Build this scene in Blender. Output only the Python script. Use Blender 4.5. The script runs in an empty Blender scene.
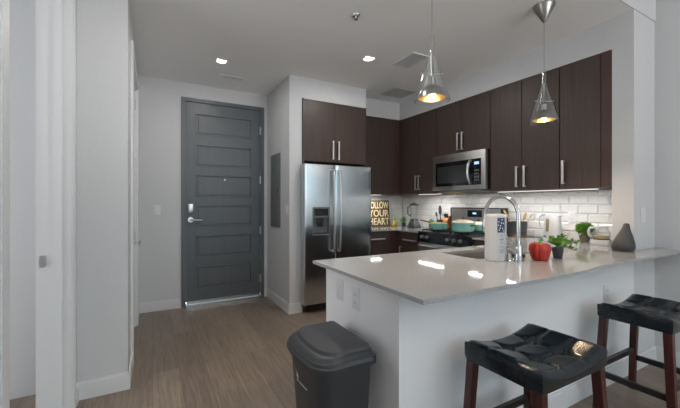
import bpy, bmesh, math, random
from mathutils import Vector, Matrix
random.seed(7)
S = bpy.context.scene
PI = math.pi

# ---------------------------------------------------------------- camera
cam_d = bpy.data.cameras.new('camera'); cam = bpy.data.objects.new('camera', cam_d); S.collection.objects.link(cam)
cam.location = (0, 0, 1.272); cam.rotation_euler = (PI/2, 0, math.radians(-28.9))
cam_d.sensor_width = 36; cam_d.lens = 339/680*36; cam_d.shift_y = -1/680; cam_d.clip_start = .02
S.camera = cam

# ---------------------------------------------------------------- world
W = bpy.data.worlds.new('outdoor_sky'); S.world = W; W.use_nodes = True
n = W.node_tree.nodes; L = W.node_tree.links; n.clear()
out = n.new('ShaderNodeOutputWorld'); bg = n.new('ShaderNodeBackground'); tc = n.new('ShaderNodeTexCoord')
sep = n.new('ShaderNodeSeparateXYZ'); ramp = n.new('ShaderNodeValToRGB'); noi = n.new('ShaderNodeTexNoise'); ma = n.new('ShaderNodeMath'); mr = n.new('ShaderNodeMapRange')
noi.inputs['Scale'].default_value = 3.0
ma.operation = 'MULTIPLY_ADD'; ma.inputs[1].default_value = .12
mr.inputs[1].default_value = -.6; mr.inputs[2].default_value = .8
els = ramp.color_ramp.elements
els[0].position = 0; els[0].color = (3.6, 3.65, 3.7, 1)
els[1].position = 1; els[1].color = (.24, .36, .52, 1)
for p, c in ((.36, (3.6, 3.65, 3.7, 1)), (.41, (.20, .21, .20, 1)), (.455, (.16, .18, .18, 1)), (.472, (.85, .88, .90, 1)), (.495, (.60, .82, .90, 1)), (.62, (.36, .58, .70, 1))):
    e = els.new(p); e.color = c
L.new(tc.outputs['Generated'], sep.inputs[0]); L.new(tc.outputs['Generated'], noi.inputs['Vector'])
L.new(noi.outputs['Fac'], ma.inputs[0]); L.new(sep.outputs['Z'], ma.inputs[2]); L.new(ma.outputs[0], mr.inputs[0])
L.new(mr.outputs[0], ramp.inputs[0]); L.new(ramp.outputs[0], bg.inputs[0]); L.new(bg.outputs[0], out.inputs[0])
bg.inputs[1].default_value = 3.3

# ---------------------------------------------------------------- exposure
S.view_settings.view_transform = 'Standard'; S.view_settings.look = 'None'
S.view_settings.gamma = 1; S.view_settings.use_curve_mapping = False
S.view_settings.exposure = -0.05
S.cycles.use_denoising = True
S.cycles.max_bounces = 14; S.cycles.diffuse_bounces = 12; S.cycles.glossy_bounces = 4; S.cycles.transmission_bounces = 8
S.cycles.caustics_reflective = False; S.cycles.caustics_refractive = False; S.cycles.sample_clamp_indirect = 4

# ---------------------------------------------------------------- large lights
def area(name, loc, rot, sx, sy, power, col=(1, 1, 1), portal=False):
    d = bpy.data.lights.new(name, 'AREA'); d.shape = 'RECTANGLE'; d.size = sx; d.size_y = sy; d.energy = power; d.color = col
    o = bpy.data.objects.new(name, d); S.collection.objects.link(o); o.location = loc; o.rotation_euler = rot
    if portal: d.cycles.is_portal = True
    return o
area('window_portal', (1.55, -6.02, 1.45), (PI/2, 0, 0), 3.7, 2.7, 1, portal=True)            # daylight opening behind
area('window_portal', (3.59, -4.2, 1.45), (PI/2, 0, PI/2), 3.2, 2.7, 1, portal=True)         # daylight opening right
area('side_room_ceiling_fill', (-1.8, 1.2, 2.7), (0, 0, 0), .9, .9, 5, (1, .98, .95))  # added unseen fill so the side room looks lit
area('side_room_fill', (-3.06, 1.75, 1.5), (PI/2, 0, -PI/2), 1.6, 1.7, 40, (.94, .97, 1))   # unseen fill, added to brighten surfaces facing the left doorway
for x, y in ((.622, 3.668), (1.922, 2.881), (.622, 2.0)):  # the last one is unseen, added as fill for the hall
    area('recessed_and_fill_lamp', (x, y, 2.738), (0, 0, 0), .10, .10, 13 if y < 3.5 else 7, (1, .98, .95))
for x in (.9, 2.7):
    area('recessed_and_fill_lamp', (x, -1.1, 3.04), (0, 0, 0), .12, .12, 7, (1, .98, .95))  # both unseen, added to brighten the bar front and stools
for x, y, sx, sy, p in ((2.80, 4.12, .34, .03, 2.2), (3.29, 3.42, .03, .46, 2.6), (3.29, 1.92, .03, .95, 3.4), (3.30, 2.70, .05, .16, 1.2)):
    area('under_cabinet_lamp', (x, y, 1.383), (0, 0, 0), sx, sy, p*1.15, (1, .98, .95))

# ---------------------------------------------------------------- materials
def mat(name, col, rough=.5, metal=0, spec=.5, **k):
    m = bpy.data.materials.new(name); m.use_nodes = True; b = m.node_tree.nodes['Principled BSDF']
    b.inputs['Base Color'].default_value = (*col, 1); b.inputs['Roughness'].default_value = rough
    b.inputs['Metallic'].default_value = metal; b.inputs['Specular IOR Level'].default_value = spec
    for a, v in k.items(): b.inputs[a.replace('_', ' ')].default_value = v
    return m
def noisy(m, c1, c2, scale=(1, 1, 1), nscale=5, detail=4, bump=0, rough=None, coord='Object', dist=0):
    nt = m.node_tree; N = nt.nodes; l = nt.links; b = N['Principled BSDF']
    t = N.new('ShaderNodeTexCoord'); mp = N.new('ShaderNodeMapping'); mp.inputs['Scale'].default_value = scale
    z = N.new('ShaderNodeTexNoise'); z.inputs['Scale'].default_value = nscale; z.inputs['Detail'].default_value = detail; z.inputs['Distortion'].default_value = dist
    r = N.new('ShaderNodeValToRGB'); r.color_ramp.elements[0].position = .3; r.color_ramp.elements[1].position = .7
    r.color_ramp.elements[0].color = (*c1, 1); r.color_ramp.elements[1].color = (*c2, 1)
    l.new(t.outputs[coord], mp.inputs[0]); l.new(mp.outputs[0], z.inputs['Vector']); l.new(z.outputs['Fac'], r.inputs[0]); l.new(r.outputs[0], b.inputs['Base Color'])
    if bump:
        bp = N.new('ShaderNodeBump'); bp.inputs['Strength'].default_value = bump; bp.inputs['Distance'].default_value = .002
        l.new(z.outputs['Fac'], bp.inputs['Height']); l.new(bp.outputs[0], b.inputs['Normal'])
    return m
M = {}
M['paint'] = noisy(mat('wall_paint', (.7, .7, .7), .6, spec=.3), (.60, .605, .615), (.62, .625, .635), nscale=60, bump=.06)
M['ceil'] = noisy(mat('ceiling_paint', (.6, .6, .59), .8, spec=.2), (.87, .87, .86), (.89, .89, .88), nscale=90, bump=.08)
M['trim'] = mat('white_trim', (.70, .705, .715), .35)
M['paint_lift'] = mat('lightened_bar_paint', (.80, .805, .82), .5, spec=.3)  # wall paint lightened to make up for weak light on the peninsula
M['cab'] = noisy(mat('dark_wood', (.05, .03, .025), .42, spec=.4), (.046, .031, .026), (.078, .053, .044), scale=(60, 60, 1.2), nscale=2, detail=5)
M['cabred'] = noisy(mat('reddish_wood', (.07, .03, .025), .42, spec=.4), (.056, .028, .024), (.078, .040, .034), scale=(60, 60, 1.2), nscale=2, detail=5)
M['door'] = noisy(mat('charcoal_door', (.05, .05, .055), .38), (.094, .106, .116), (.112, .125, .135), scale=(40, 40, 1), nscale=2)
M['screen'] = mat('dark_screen', (.035, .036, .038), .18)
M['ventgray'] = mat('vent_paint', (.50, .50, .49), .6)
M['gray'] = noisy(mat('grey_metal_paint', (.15, .16, .16), .5), (.13, .14, .14), (.17, .18, .18), nscale=20)
M['black'] = mat('black_plastic', (.012, .012, .013), .35)
M['blackgloss'] = mat('black_glass', (.008, .008, .01), .05)
M['steel'] = mat('brushed_steel', (.56, .60, .63), .22, 1, Anisotropic=.85, Anisotropic_Rotation=0.0)
M['steel2'] = noisy(mat('satin_steel', (.62, .61, .58), .32, 1), (.58, .57, .55), (.66, .65, .62), scale=(3, 3, 80), nscale=3)
M['chrome'] = mat('chrome', (.62, .63, .65), .10, 1)
M['nickel'] = mat('brushed_nickel', (.62, .62, .62), .28, 1)
M['darknickel'] = mat('dark_nickel', (.30, .29, .28), .3, 1)
M['pull'] = mat('satin_pull', (.68, .68, .67), .38, .75)
M['bronze'] = mat('bronze', (.20, .13, .07), .35, 1)
M['quartz'] = noisy(mat('white_quartz', (.6, .6, .59), .05, spec=.5), (.30, .305, .315), (.38, .385, .395), nscale=220, detail=2)
M['tile'] = mat('glazed_tile', (.74, .73, .71), .12)
M['grout'] = mat('grout', (.62, .61, .59), .8)
M['whitep'] = mat('white_plastic', (.50, .505, .515), .3)
M['plate'] = mat('white_wall_plate', (.72, .72, .72), .35)
M['leather'] = noisy(mat('black_leather', (.02, .024, .028), .22, spec=.4), (.006, .010, .014), (.010, .016, .022), nscale=40, bump=.08)
M['stitch'] = mat('grey_thread', (.10, .10, .11), .7)
M['mahog'] = noisy(mat('mahogany', (.10, .02, .015), .3), (.030, .006, .005), (.075, .015, .010), scale=(30, 30, 2), nscale=2)
M['darkwood'] = noisy(mat('blackened_wood', (.012, .009, .009), .35), (.010, .008, .008), (.018, .014, .013), scale=(4, 4, 4), nscale=6)
M['bin'] = noisy(mat('bin_plastic', (.03, .032, .036), .45), (.028, .030, .034), (.036, .038, .042), nscale=160, bump=.1)
M['teal'] = mat('teal_enamel', (.20, .46, .40), .15)
M['cream'] = mat('cream_enamel', (.72, .66, .52), .25)
M['red'] = noisy(mat('red_glaze', (.5, .03, .02), .28), (.30, .010, .008), (.52, .04, .022), nscale=9)
M['green'] = noisy(mat('leaf', (.06, .2, .03), .5), (.07, .19, .02), (.20, .38, .07), nscale=30)
M['green2'] = noisy(mat('grass_leaf', (.06, .3, .04), .5), (.05, .22, .03), (.12, .40, .07), nscale=30)
M['yellow'] = mat('yellow_glaze', (.62, .42, .02), .25)
M['potgray'] = mat('charcoal_ceramic', (.035, .038, .042), .4)
M['potbrown'] = mat('brown_ceramic', (.13, .10, .075), .5)
M['vase'] = noisy(mat('matt_grey_ceramic', (.12, .12, .12), .55), (.040, .041, .044), (.052, .050, .047), nscale=8)
M['wood'] = noisy(mat('light_wood', (.5, .3, .12), .45), (.42, .24, .09), (.58, .36, .16), scale=(3, 3, 20), nscale=3)
M['orange'] = noisy(mat('orange_wood', (.5, .18, .04), .4), (.45, .16, .03), (.60, .24, .06), nscale=8)
M['gold'] = mat('brushed_brass', (.75, .55, .25), .3, 1)
M['navy'] = noisy(mat('navy_label', (.02, .05, .12), .5), (.018, .045, .11), (.03, .07, .15), nscale=20)
M['ink'] = mat('grey_ink', (.22, .23, .25), .6)
M['whiteink'] = mat('white_ink', (.7, .7, .7), .5)
M['signback'] = noisy(mat('brown_board', (.13, .075, .02), .6), (.11, .06, .015), (.16, .09, .03), scale=(2, 2, 20), nscale=3)
M['signtext'] = mat('cream_letter', (.82, .72, .48), .5)
M['olive'] = mat('olive_gauge', (.19, .15, .06), .3)
M['coffee'] = mat('amber_inside', (.62, .46, .25), .4)
M['soil'] = mat('soil', (.03, .02, .015), .9)
def emis(name, col, s):
    m = mat(name, col); b = m.node_tree.nodes['Principled BSDF']; b.inputs['Emission Color'].default_value = (*col, 1); b.inputs['Emission Strength'].default_value = s; return m
M['lamp'] = emis('lit_lens', (1, .97, .92), 14)
M['bulb'] = emis('lit_bulb', (1, .72, .40), 22)
M['led'] = emis('lit_strip', (1, .95, .88), 2)
M['display'] = emis('lit_display', (.35, .6, 1), .8)
def glass(name, col=(1, 1, 1), rough=0):
    m = bpy.data.materials.new(name); m.use_nodes = True; N = m.node_tree.nodes; l = m.node_tree.links; N.clear()
    o = N.new('ShaderNodeOutputMaterial'); mx = N.new('ShaderNodeMixShader'); t = N.new('ShaderNodeBsdfTransparent'); g = N.new('ShaderNodeBsdfGlossy'); f = N.new('ShaderNodeLayerWeight')
    f.inputs[0].default_value = .16; t.inputs[0].default_value = (*col, 1); g.inputs['Roughness'].default_value = .03
    l.new(f.outputs['Facing'], mx.inputs[0]); l.new(t.outputs[0], mx.inputs[1]); l.new(g.outputs[0], mx.inputs[2]); l.new(mx.outputs[0], o.inputs[0])
    return m
M['glass'] = glass('clear_glass', (.96, .97, .97))
# floor planks
def floor_mat():
    m = mat('plank_floor', (.2, .15, .11), .36, spec=.45); nt = m.node_tree; N = nt.nodes; l = nt.links; b = N['Principled BSDF']
    t = N.new('ShaderNodeTexCoord'); mp = N.new('ShaderNodeMapping'); mp.inputs['Rotation'].default_value = (0, 0, PI/2)
    br = N.new('ShaderNodeTexBrick'); br.offset = .37; br.inputs['Scale'].default_value = 1
    br.inputs['Brick Width'].default_value = 1.22; br.inputs['Row Height'].default_value = .18; br.inputs['Mortar Size'].default_value = .0012
    br.inputs['Color1'].default_value = (.235, .182, .140, 1); br.inputs['Color2'].default_value = (.182, .140, .110, 1); br.inputs['Mortar'].default_value = (.08, .055, .04, 1)
    l.new(t.outputs['Object'], mp.inputs[0]); l.new(mp.outputs[0], br.inputs[0])
    m2 = N.new('ShaderNodeMapping'); m2.inputs['Scale'].default_value = (16, .9, 1)
    z = N.new('ShaderNodeTexNoise'); z.inputs['Scale'].default_value = 3; z.inputs['Detail'].default_value = 6; z.inputs['Distortion'].default_value = 1.2
    l.new(t.outputs['Object'], m2.inputs[0]); l.new(m2.outputs[0], z.inputs['Vector'])
    r = N.new('ShaderNodeMapRange'); r.inputs[1].default_value = .3; r.inputs[2].default_value = .7; r.inputs[3].default_value = .74; r.inputs[4].default_value = 1.22
    l.new(z.outputs['Fac'], r.inputs[0])
    mx = N.new('ShaderNodeMix'); mx.data_type = 'RGBA'; mx.blend_type = 'MULTIPLY'; mx.inputs[0].default_value = 1
    l.new(br.outputs['Color'], mx.inputs[6]); l.new(r.outputs[0], mx.inputs[7]); l.new(mx.outputs[2], b.inputs['Base Color'])
    return m
M['floor'] = floor_mat()

# ---------------------------------------------------------------- mesh builder
class MB:
    def __init__(s): s.bm = bmesh.new()
    def box(s, x0, x1, y0, y1, z0, z1, bev=0, rot=None):
        r = bmesh.ops.create_cube(s.bm, size=1); vs = r['verts']
        bmesh.ops.scale(s.bm, vec=(abs(x1-x0), abs(y1-y0), abs(z1-z0)), verts=vs)
        if bev:
            es = {e for v in vs for e in v.link_edges}
            q = bmesh.ops.bevel(s.bm, geom=list(es), offset=bev, segments=2, affect='EDGES', profile=.6)
            vs = list({v for f in q['faces'] for v in f.verts} | {v for v in vs if v.is_valid})
            st = list(vs); seen = set(st)
            while st:
                v = st.pop()
                for e in v.link_edges:
                    w = e.other_vert(v)
                    if w not in seen: seen.add(w); st.append(w)
            vs = list(seen)
        if rot is not None: bmesh.ops.transform(s.bm, matrix=rot, verts=vs)
        bmesh.ops.translate(s.bm, vec=((x0+x1)/2, (y0+y1)/2, (z0+z1)/2), verts=vs)
        return s
    def lathe(s, prof, c=(0, 0, 0), seg=32, axis='Z', sx=1, sy=1, mod=None, cap=True):
        rings = []
        for r, z in prof:
            ring = []
            for i in range(seg):
                a = 2*PI*i/seg; k = mod(a, z) if mod else 1
                p = Vector((r*k*math.cos(a)*sx, r*k*math.sin(a)*sy, z))
                if axis == 'X': p = Vector((p.z, p.x, p.y))
                elif axis == 'Y': p = Vector((p.y, p.z, p.x))
                ring.append(s.bm.verts.new(p + Vector(c)))
            rings.append(ring)
        for a, b in zip(rings, rings[1:]):
            for i in range(seg): s.bm.faces.new((a[i], a[(i+1) % seg], b[(i+1) % seg], b[i]))
        if cap:
            if prof[0][0] > 1e-5: s.bm.faces.new(rings[0][::-1])
            if prof[-1][0] > 1e-5: s.bm.faces.new(rings[-1])
        return s
    def cyl(s, c, r, h, seg=24, axis='Z', r2=None): return s.lathe([(r, 0), (r if r2 is None else r2, h)], c, seg, axis)
    def tube(s, pts, r, seg=12, flat=1):
        pts = [Vector(p) for p in pts]; rings = []; up = None
        for i, p in enumerate(pts):
            t = (pts[min(i+1, len(pts)-1)] - pts[max(i-1, 0)]).normalized()
            if up is None:
                up = Vector((0, 0, 1)) if abs(t.z) < .9 else Vector((1, 0, 0))
            a = t.cross(up).normalized(); b = a.cross(t).normalized(); up = b
            rr = r[i] if isinstance(r, (list, tuple)) else r
            rings.append([s.bm.verts.new(p + a*rr*math.cos(2*PI*k/seg) + b*rr*flat*math.sin(2*PI*k/seg)) for k in range(seg)])
        for a, b in zip(rings, rings[1:]):
            for i in range(seg): s.bm.faces.new((a[i], a[(i+1) % seg], b[(i+1) % seg], b[i]))
        s.bm.faces.new(rings[0][::-1]); s.bm.faces.new(rings[-1]); return s
    def prism(s, poly, z0, z1, axis='Z'):
        def P(a, b, h): return {'Z': (a, b, h), 'X': (h, a, b), 'Y': (a, h, b)}[axis]
        A = [s.bm.verts.new(P(a, b, z0)) for a, b in poly]; B = [s.bm.verts.new(P(a, b, z1)) for a, b in poly]
        s.bm.faces.new(A[::-1]); s.bm.faces.new(B)
        for i in range(len(poly)):
            j = (i+1) % len(poly); s.bm.faces.new((A[i], A[j], B[j], B[i]))
        return s
    def leaf(s, base, tip, w, n=None):
        base = Vector(base); tip = Vector(tip); d = tip-base; side = d.cross(Vector((random.uniform(-1, 1), random.uniform(-1, 1), .6))).normalized()*w
        mid = base+d*.45 + Vector((0, 0, d.length*.12)); lift = side.cross(d).normalized()*w*.35
        v = [s.bm.verts.new(q) for q in (base, mid+side+lift, tip, mid-side+lift, mid)]
        s.bm.faces.new((v[0], v[1], v[4])); s.bm.faces.new((v[1], v[2], v[4])); s.bm.faces.new((v[2], v[3], v[4])); s.bm.faces.new((v[3], v[0], v[4])); return s
    def build(s, name, m, parent=None, label=None, kind=None, cat=None, group=None, smooth=True, bevel=0):
        bm = s.bm; bmesh.ops.recalc_face_normals(bm, faces=bm.faces)
        if smooth:
            for f in bm.faces: f.smooth = True
            for e in bm.edges:
                if len(e.link_faces) == 2 and e.calc_face_angle(0) > math.radians(38): e.smooth = False
        off = Vector((0, 0, 0)); q = parent
        while q is not None: off += q.location; q = q.parent
        own = Vector((0, 0, 0))
        if parent is None and kind is None and bm.verts:
            xs = [v.co for v in bm.verts]; own = Vector(((min(p.x for p in xs)+max(p.x for p in xs))/2, (min(p.y for p in xs)+max(p.y for p in xs))/2, min(p.z for p in xs)))
        bmesh.ops.translate(bm, vec=-(off+own), verts=bm.verts)
        me = bpy.data.meshes.new(name); bm.to_mesh(me); bm.free()
        o = bpy.data.objects.new(name, me); S.collection.objects.link(o); o.location = own
        me.materials.append(M[m])
        if parent is not None: o.parent = parent
        if bevel:
            b = o.modifiers.new('bevel', 'BEVEL'); b.width = bevel; b.segments = 2; b.limit_method = 'ANGLE'
        for k, v in (('label', label), ('kind', kind), ('category', cat), ('group', group)):
            if v: o[k] = v
        return o
def B(*a, **k): return MB().box(*a, **k)
def thing(name, loc, label, cat, group=None, kind=None):
    o = bpy.data.objects.new(name, None); S.collection.objects.link(o); o.location = loc; o.empty_display_size = .1
    if label: o['label'] = label
    if cat: o['category'] = cat
    if group: o['group'] = group
    if kind: o['kind'] = kind
    return o
def struct(name, mb, m, **k): return mb.build(name, m, kind='structure', smooth=False, **k)
def copy_tree(o, parent=None):
    c = o.copy(); S.collection.objects.link(c)
    if parent is not None: c.parent = parent
    for ch in [x for x in S.objects if x.parent == o]: copy_tree(ch, c)
    return c

# ================================================================ SETTING
ZC = 2.743; ZL = 3.05; ZT = 2.497; ZK = .911; XR = 3.57; YE = 4.545; YB = 4.35; XS = 3.20
def frame_open(name, axis, pos, a0, a1, z0, z1, oa0, oa1, oz0, oz1, th, m='paint'):
    mb = MB()
    def bx(p0, p1, q0, q1):
        if p1-p0 < 1e-4 or q1-q0 < 1e-4: return
        if axis == 'Y': mb.box(p0, p1, pos, pos+th, q0, q1)
        else: mb.box(pos, pos+th, p0, p1, q0, q1)
    bx(a0, oa0, z0, z1); bx(oa1, a1, z0, z1); bx(oa0, oa1, z0, oz0); bx(oa0, oa1, oz1, z1)
    return struct(name, mb, m)
struct('floor', B(-3.2, 3.72, -6.2, 4.7, -.1, 0), 'floor')
struct('ceiling', B(-.56, 3.72, 1.29, 4.7, ZC, ZC+.12).box(-.56, 3.72, 1.176, 1.29, ZC, ZL+.12).box(-.56, 3.72, -6.2, 1.176, ZL, ZL+.12), 'ceil')
struct('wall_header', B(-.42, XR, 1.168, 1.176, ZC, ZL), 'paint')
frame_open('wall_entry', 'Y', YE, -.3, 1.42, 0, ZC, .303, 1.322, 0, 2.565, .12)
struct('wall_hall_left', B(-.30, -.15, 2.736+.14, 3.145, 0, ZC).box(-.30, -.15, 4.10, YE, 0, ZC).box(-.30, -.15, 3.145, 4.10, 2.46, ZC), 'paint')
struct('wall_corner_left', B(-.43, -.15, 2.736, 2.876, 0, ZC), 'paint')
struct('wall_doorway_left', B(-.58, -.43, 2.58, 2.876, 0, ZC).box(-.58, -.43, 1.51, 2.58, 2.58, ZL).box(-.58, -.43, -6.2, 1.51, 0, ZL), 'paint')
struct('wall_fridge_side', B(1.37, 1.524, 3.68, YE, 0, ZC), 'paint')
struct('wall_kitchen_back', B(1.524, 3.72, YB, YB+.15, 0, ZC), 'paint')
frame_open('wall_right', 'X', XR, -6.2, YB, 0, ZL, -5.8, -2.6, .1, 2.8, .15)
struct('wall_stub', B(XS, XR, 1.176, 1.316, 0, ZC), 'paint')
struct('wall_soffit', B(XS, XR, 1.316, YB, ZT, ZC).box(2.42, XS, 3.97, YB, ZT, ZC).box(1.524, 2.42, 3.68, YB, ZT, ZC), 'paint')
struct('wall_bar', B(.945, XS, 1.176, 1.30, 0, ZK-.0185).box(.945, 1.05, 1.30, 1.89, 0, ZK-.0185), 'paint_lift')
frame_open('wall_window', 'Y', -6.2, -.42, XR, 0, ZL, -.3, 3.4, .1, 2.8, .15)
# side room seen through the left doorway
struct('wall_side_room', B(-3.2, -.58, 2.95, 3.07, 0, ZC).box(-3.2, -3.08, -.6, 2.95, 0, ZC).box(-3.2, -.58, -.72, -.6, 0, ZC), 'paint')
struct('ceiling_side_room', B(-3.2, -.58, -.7, 3.07, ZC, ZC+.12), 'ceil')
struct('window_6', B(-3.08, -3.062, .90, .95, .6, 2.4).box(-3.08, -3.062, 2.55, 2.6, .6, 2.4).box(-3.08, -3.062, .95, 2.55, .6, .65).box(-3.08, -3.062, .95, 2.55, 2.35, 2.4), 'trim')  # frame added around the side room fill light, no real window
# window frames behind the camera
for k, x in enumerate((-.3, .92, 2.14)):
    struct('window_%d' % (k+1), B(x, x+.05, -6.17, -6.09, .1, 2.8).box(x+1.17, x+1.22, -6.17, -6.09, .1, 2.8).box(x, x+1.22, -6.17, -6.09, .1, .16).box(x, x+1.22, -6.17, -6.09, 2.74, 2.8), 'black')
for k, y in enumerate((-5.8, -4.2)):
    struct('window_%d' % (k+4), B(3.6, 3.68, y, y+.05, .1, 2.8).box(3.6, 3.68, y+1.55, y+1.6, .1, 2.8).box(3.6, 3.68, y, y+1.6, .1, .16).box(3.6, 3.68, y, y+1.6, 2.74, 2.8), 'black')
# baseboards
def bb(name, *boxes):
    mb = MB()
    for x0, x1, y0, y1 in boxes:
        mb.box(x0, x1, y0, y1, 0, .105)
        mb.box(x0+(.004 if x1-x0 < .03 else 0), x1-(.004 if x1-x0 < .03 else 0), y0+(.004 if y1-y0 < .03 else 0), y1-(.004 if y1-y0 < .03 else 0), .105, .118)
    return struct(name, mb, 'trim')
bt = .014
bb('baseboard_entry', (-.15, .30, YE-bt, YE), (1.325, 1.37, YE-bt, YE))
bb('baseboard_hall_left', (-.15, -.15+bt, 2.722, 3.07), (-.15, -.15+bt, 4.175, YE-bt))
bb('baseboard_corner_left', (-.43, -.15, 2.736-bt, 2.736), (-.43, -.43+bt, 2.645, 2.722))
bb('baseboard_fridge_side', (1.37-bt, 1.37, 3.68-bt, YE-bt), (1.37, 1.524, 3.68-bt, 3.68))
bb('baseboard_bar', (.945, XR-bt, 1.176-bt, 1.176), (.945-bt, .945, 1.162, 1.89))
bb('baseboard_right', (XR-bt, XR, -2.6, 1.176))
# left doorway trim: jamb with stop, casings, strike plate
tr = thing('trim_1', (-.48, 2.6, 0), None, None, kind='structure')
B(-.58, -.43, 2.56, 2.58, 0, 2.58).box(-.58, -.43, 1.51, 1.53, 0, 2.58).box(-.58, -.43, 1.53, 2.56, 2.56, 2.58).build('jamb', 'trim', tr, smooth=False)
B(-.512, -.472, 2.548, 2.56, 0, 2.56).box(-.512, -.472, 1.53, 1.542, 0, 2.56).box(-.512, -.472, 1.53, 2.56, 2.548, 2.56).build('door_stop', 'trim', tr, smooth=False)
cs = MB()
for y0, y1 in ((2.565, 2.642), (1.44, 1.525)):
    cs.box(-.43, -.419, y0, y1, 0, 2.65).box(-.419, -.415, y0+.01, y1-.03, 0, 2.64)
    cs.box(-.593, -.58, y0, y1, 0, 2.65)
cs.box(-.43, -.419, 1.525, 2.565, 2.565, 2.65).box(-.593, -.58, 1.525, 2.565, 2.565, 2.65)
cs.build('casing', 'trim', tr, smooth=False)
B(-.574, -.546, 2.5565, 2.5605, .90, .965).box(-.570, -.552, 2.548, 2.5605, .918, .948).build('strike_plate', 'nickel', tr, label='brushed metal strike plate')
# hall left door
def panel_door(root, axis, x, a0, a1, z0, z1, rows, inset, m, th=.04, face=-1, stile=.11):
    # leaf slab whose raised panels face `face` direction of the other axis
    mb = MB()
    def bx(p0, p1, d0, d1, q0, q1, bev=0):
        d0, d1 = x+face*d0, x+face*d1
        if axis == 'Y': mb.box(p0, p1, min(d0, d1), max(d0, d1), q0, q1, bev)
        else: mb.box(min(d0, d1), max(d0, d1), p0, p1, q0, q1, bev)
    bx(a0, a1, -th, 0, z0, z1)
    f = .012
    bx(a0, a0+stile, 0, f, z0, z1); bx(a1-stile, a1, 0, f, z0, z1)
    last = z0
    for q0, q1 in rows + [(z1, None)]:
        bx(a0+stile, a1-stile, 0, f, last, q0); last = q1
    for q0, q1 in rows:
        i = .004
        for k in range(2):
            pass
        bx(a0+stile+.028, a1-stile-.028, -.001, .009, q0+.028, q1-.028, .004)
        # moulding bead around the recess
        for (p0, p1, r0, r1) in ((a0+stile, a1-stile, q0, q0+.012), (a0+stile, a1-stile, q1-.012, q1), (a0+stile, a0+stile+.012, q0, q1), (a1-stile-.012, a1-stile, q0, q1)):
            bx(p0, p1, -.001, .017, r0, r1, .003)
    return mb.build('leaf', m, root, smooth=False)
d2 = thing('door_2', (-.15, 3.7, 0), None, None, kind='structure')
panel_door(d2, 'X', -.18, 3.18, 4.065, .01, 2.42, [(.2, .50), (.60, .90), (1.0, 1.3), (1.4, 1.68), (1.78, 2.06), (2.14, 2.34)], 0, 'trim', face=1)
B(-.23, -.15, 3.145, 3.18, 0, 2.46).box(-.23, -.15, 4.065, 4.10, 0, 2.46).box(-.23, -.15, 3.18, 4.065, 2.42, 2.46).box(-.15, -.132, 3.07, 3.155, 0, 2.53).box(-.15, -.132, 4.09, 4.175, 0, 2.53).box(-.15, -.132, 3.155, 4.09, 2.445, 2.53).build('casing', 'trim', d2, smooth=False)
MB().cyl((-.168, 3.25, .94), .026, .012, axis='X').tube([(-.158, 3.25, .94), (-.106, 3.25, .94), (-.100, 3.26, .94), (-.100, 3.37, .94)], .011).build('lever_handle', 'nickel', d2)
for z in (.93, 1.68, 2.28): B(-.166, -.150, 4.045, 4.068, z-.05, z+.05).build('hinge', 'nickel', d2)
# entry door
d1 = thing('door_1', (.81, YE, 0), None, None, kind='structure')
B(.303, .352, YE-.018, YE+.10, 0, 2.565).box(1.273, 1.322, YE-.018, YE+.10, 0, 2.565).box(.352, 1.273, YE-.018, YE+.10, 2.52, 2.565).build('frame', 'door', d1, smooth=False)
rows = [(.209, .481), (.597, .864), (.975, 1.247), (1.346, 1.624), (1.729, 2.001), (2.119, 2.385)]
panel_door(d1, 'Y', YE+.012, .355, 1.270, .05, 2.517, rows, 0, 'door', stile=.112)
B(.352, 1.273, YE-.01, YE+.09, 0, .022).box(.36, 1.265, YE-.012, YE+.004, .026, .062).build('threshold', 'nickel', d1, smooth=False, label='silver metal door sweep and threshold')
for z in (2.247, 1.583, .906, .256): MB().cyl((1.274, YE-.012, z-.05), .009, .10, 12).box(1.262, 1.274, YE-.010, YE-.002, z-.05, z+.05).build('hinge', 'nickel', d1)
MB().box(.375, .437, YE-.03, YE, 1.145, 1.262, bev=.012).build('deadbolt', 'nickel', d1, label='brushed metal keypad deadbolt')
MB().cyl((.406, YE-.022, 1.065), .032, .02, axis='Y').tube([(.406, YE-.02, 1.065), (.406, YE-.065, 1.065), (.42, YE-.07, 1.065), (.535, YE-.066, 1.062)], [.011, .011, .010, .008]).build('lever_handle', 'nickel', d1)
MB().cyl((.812, YE-.006, 1.57), .011, .008, 16, axis='Y').build('peephole', 'nickel', d1)

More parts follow.
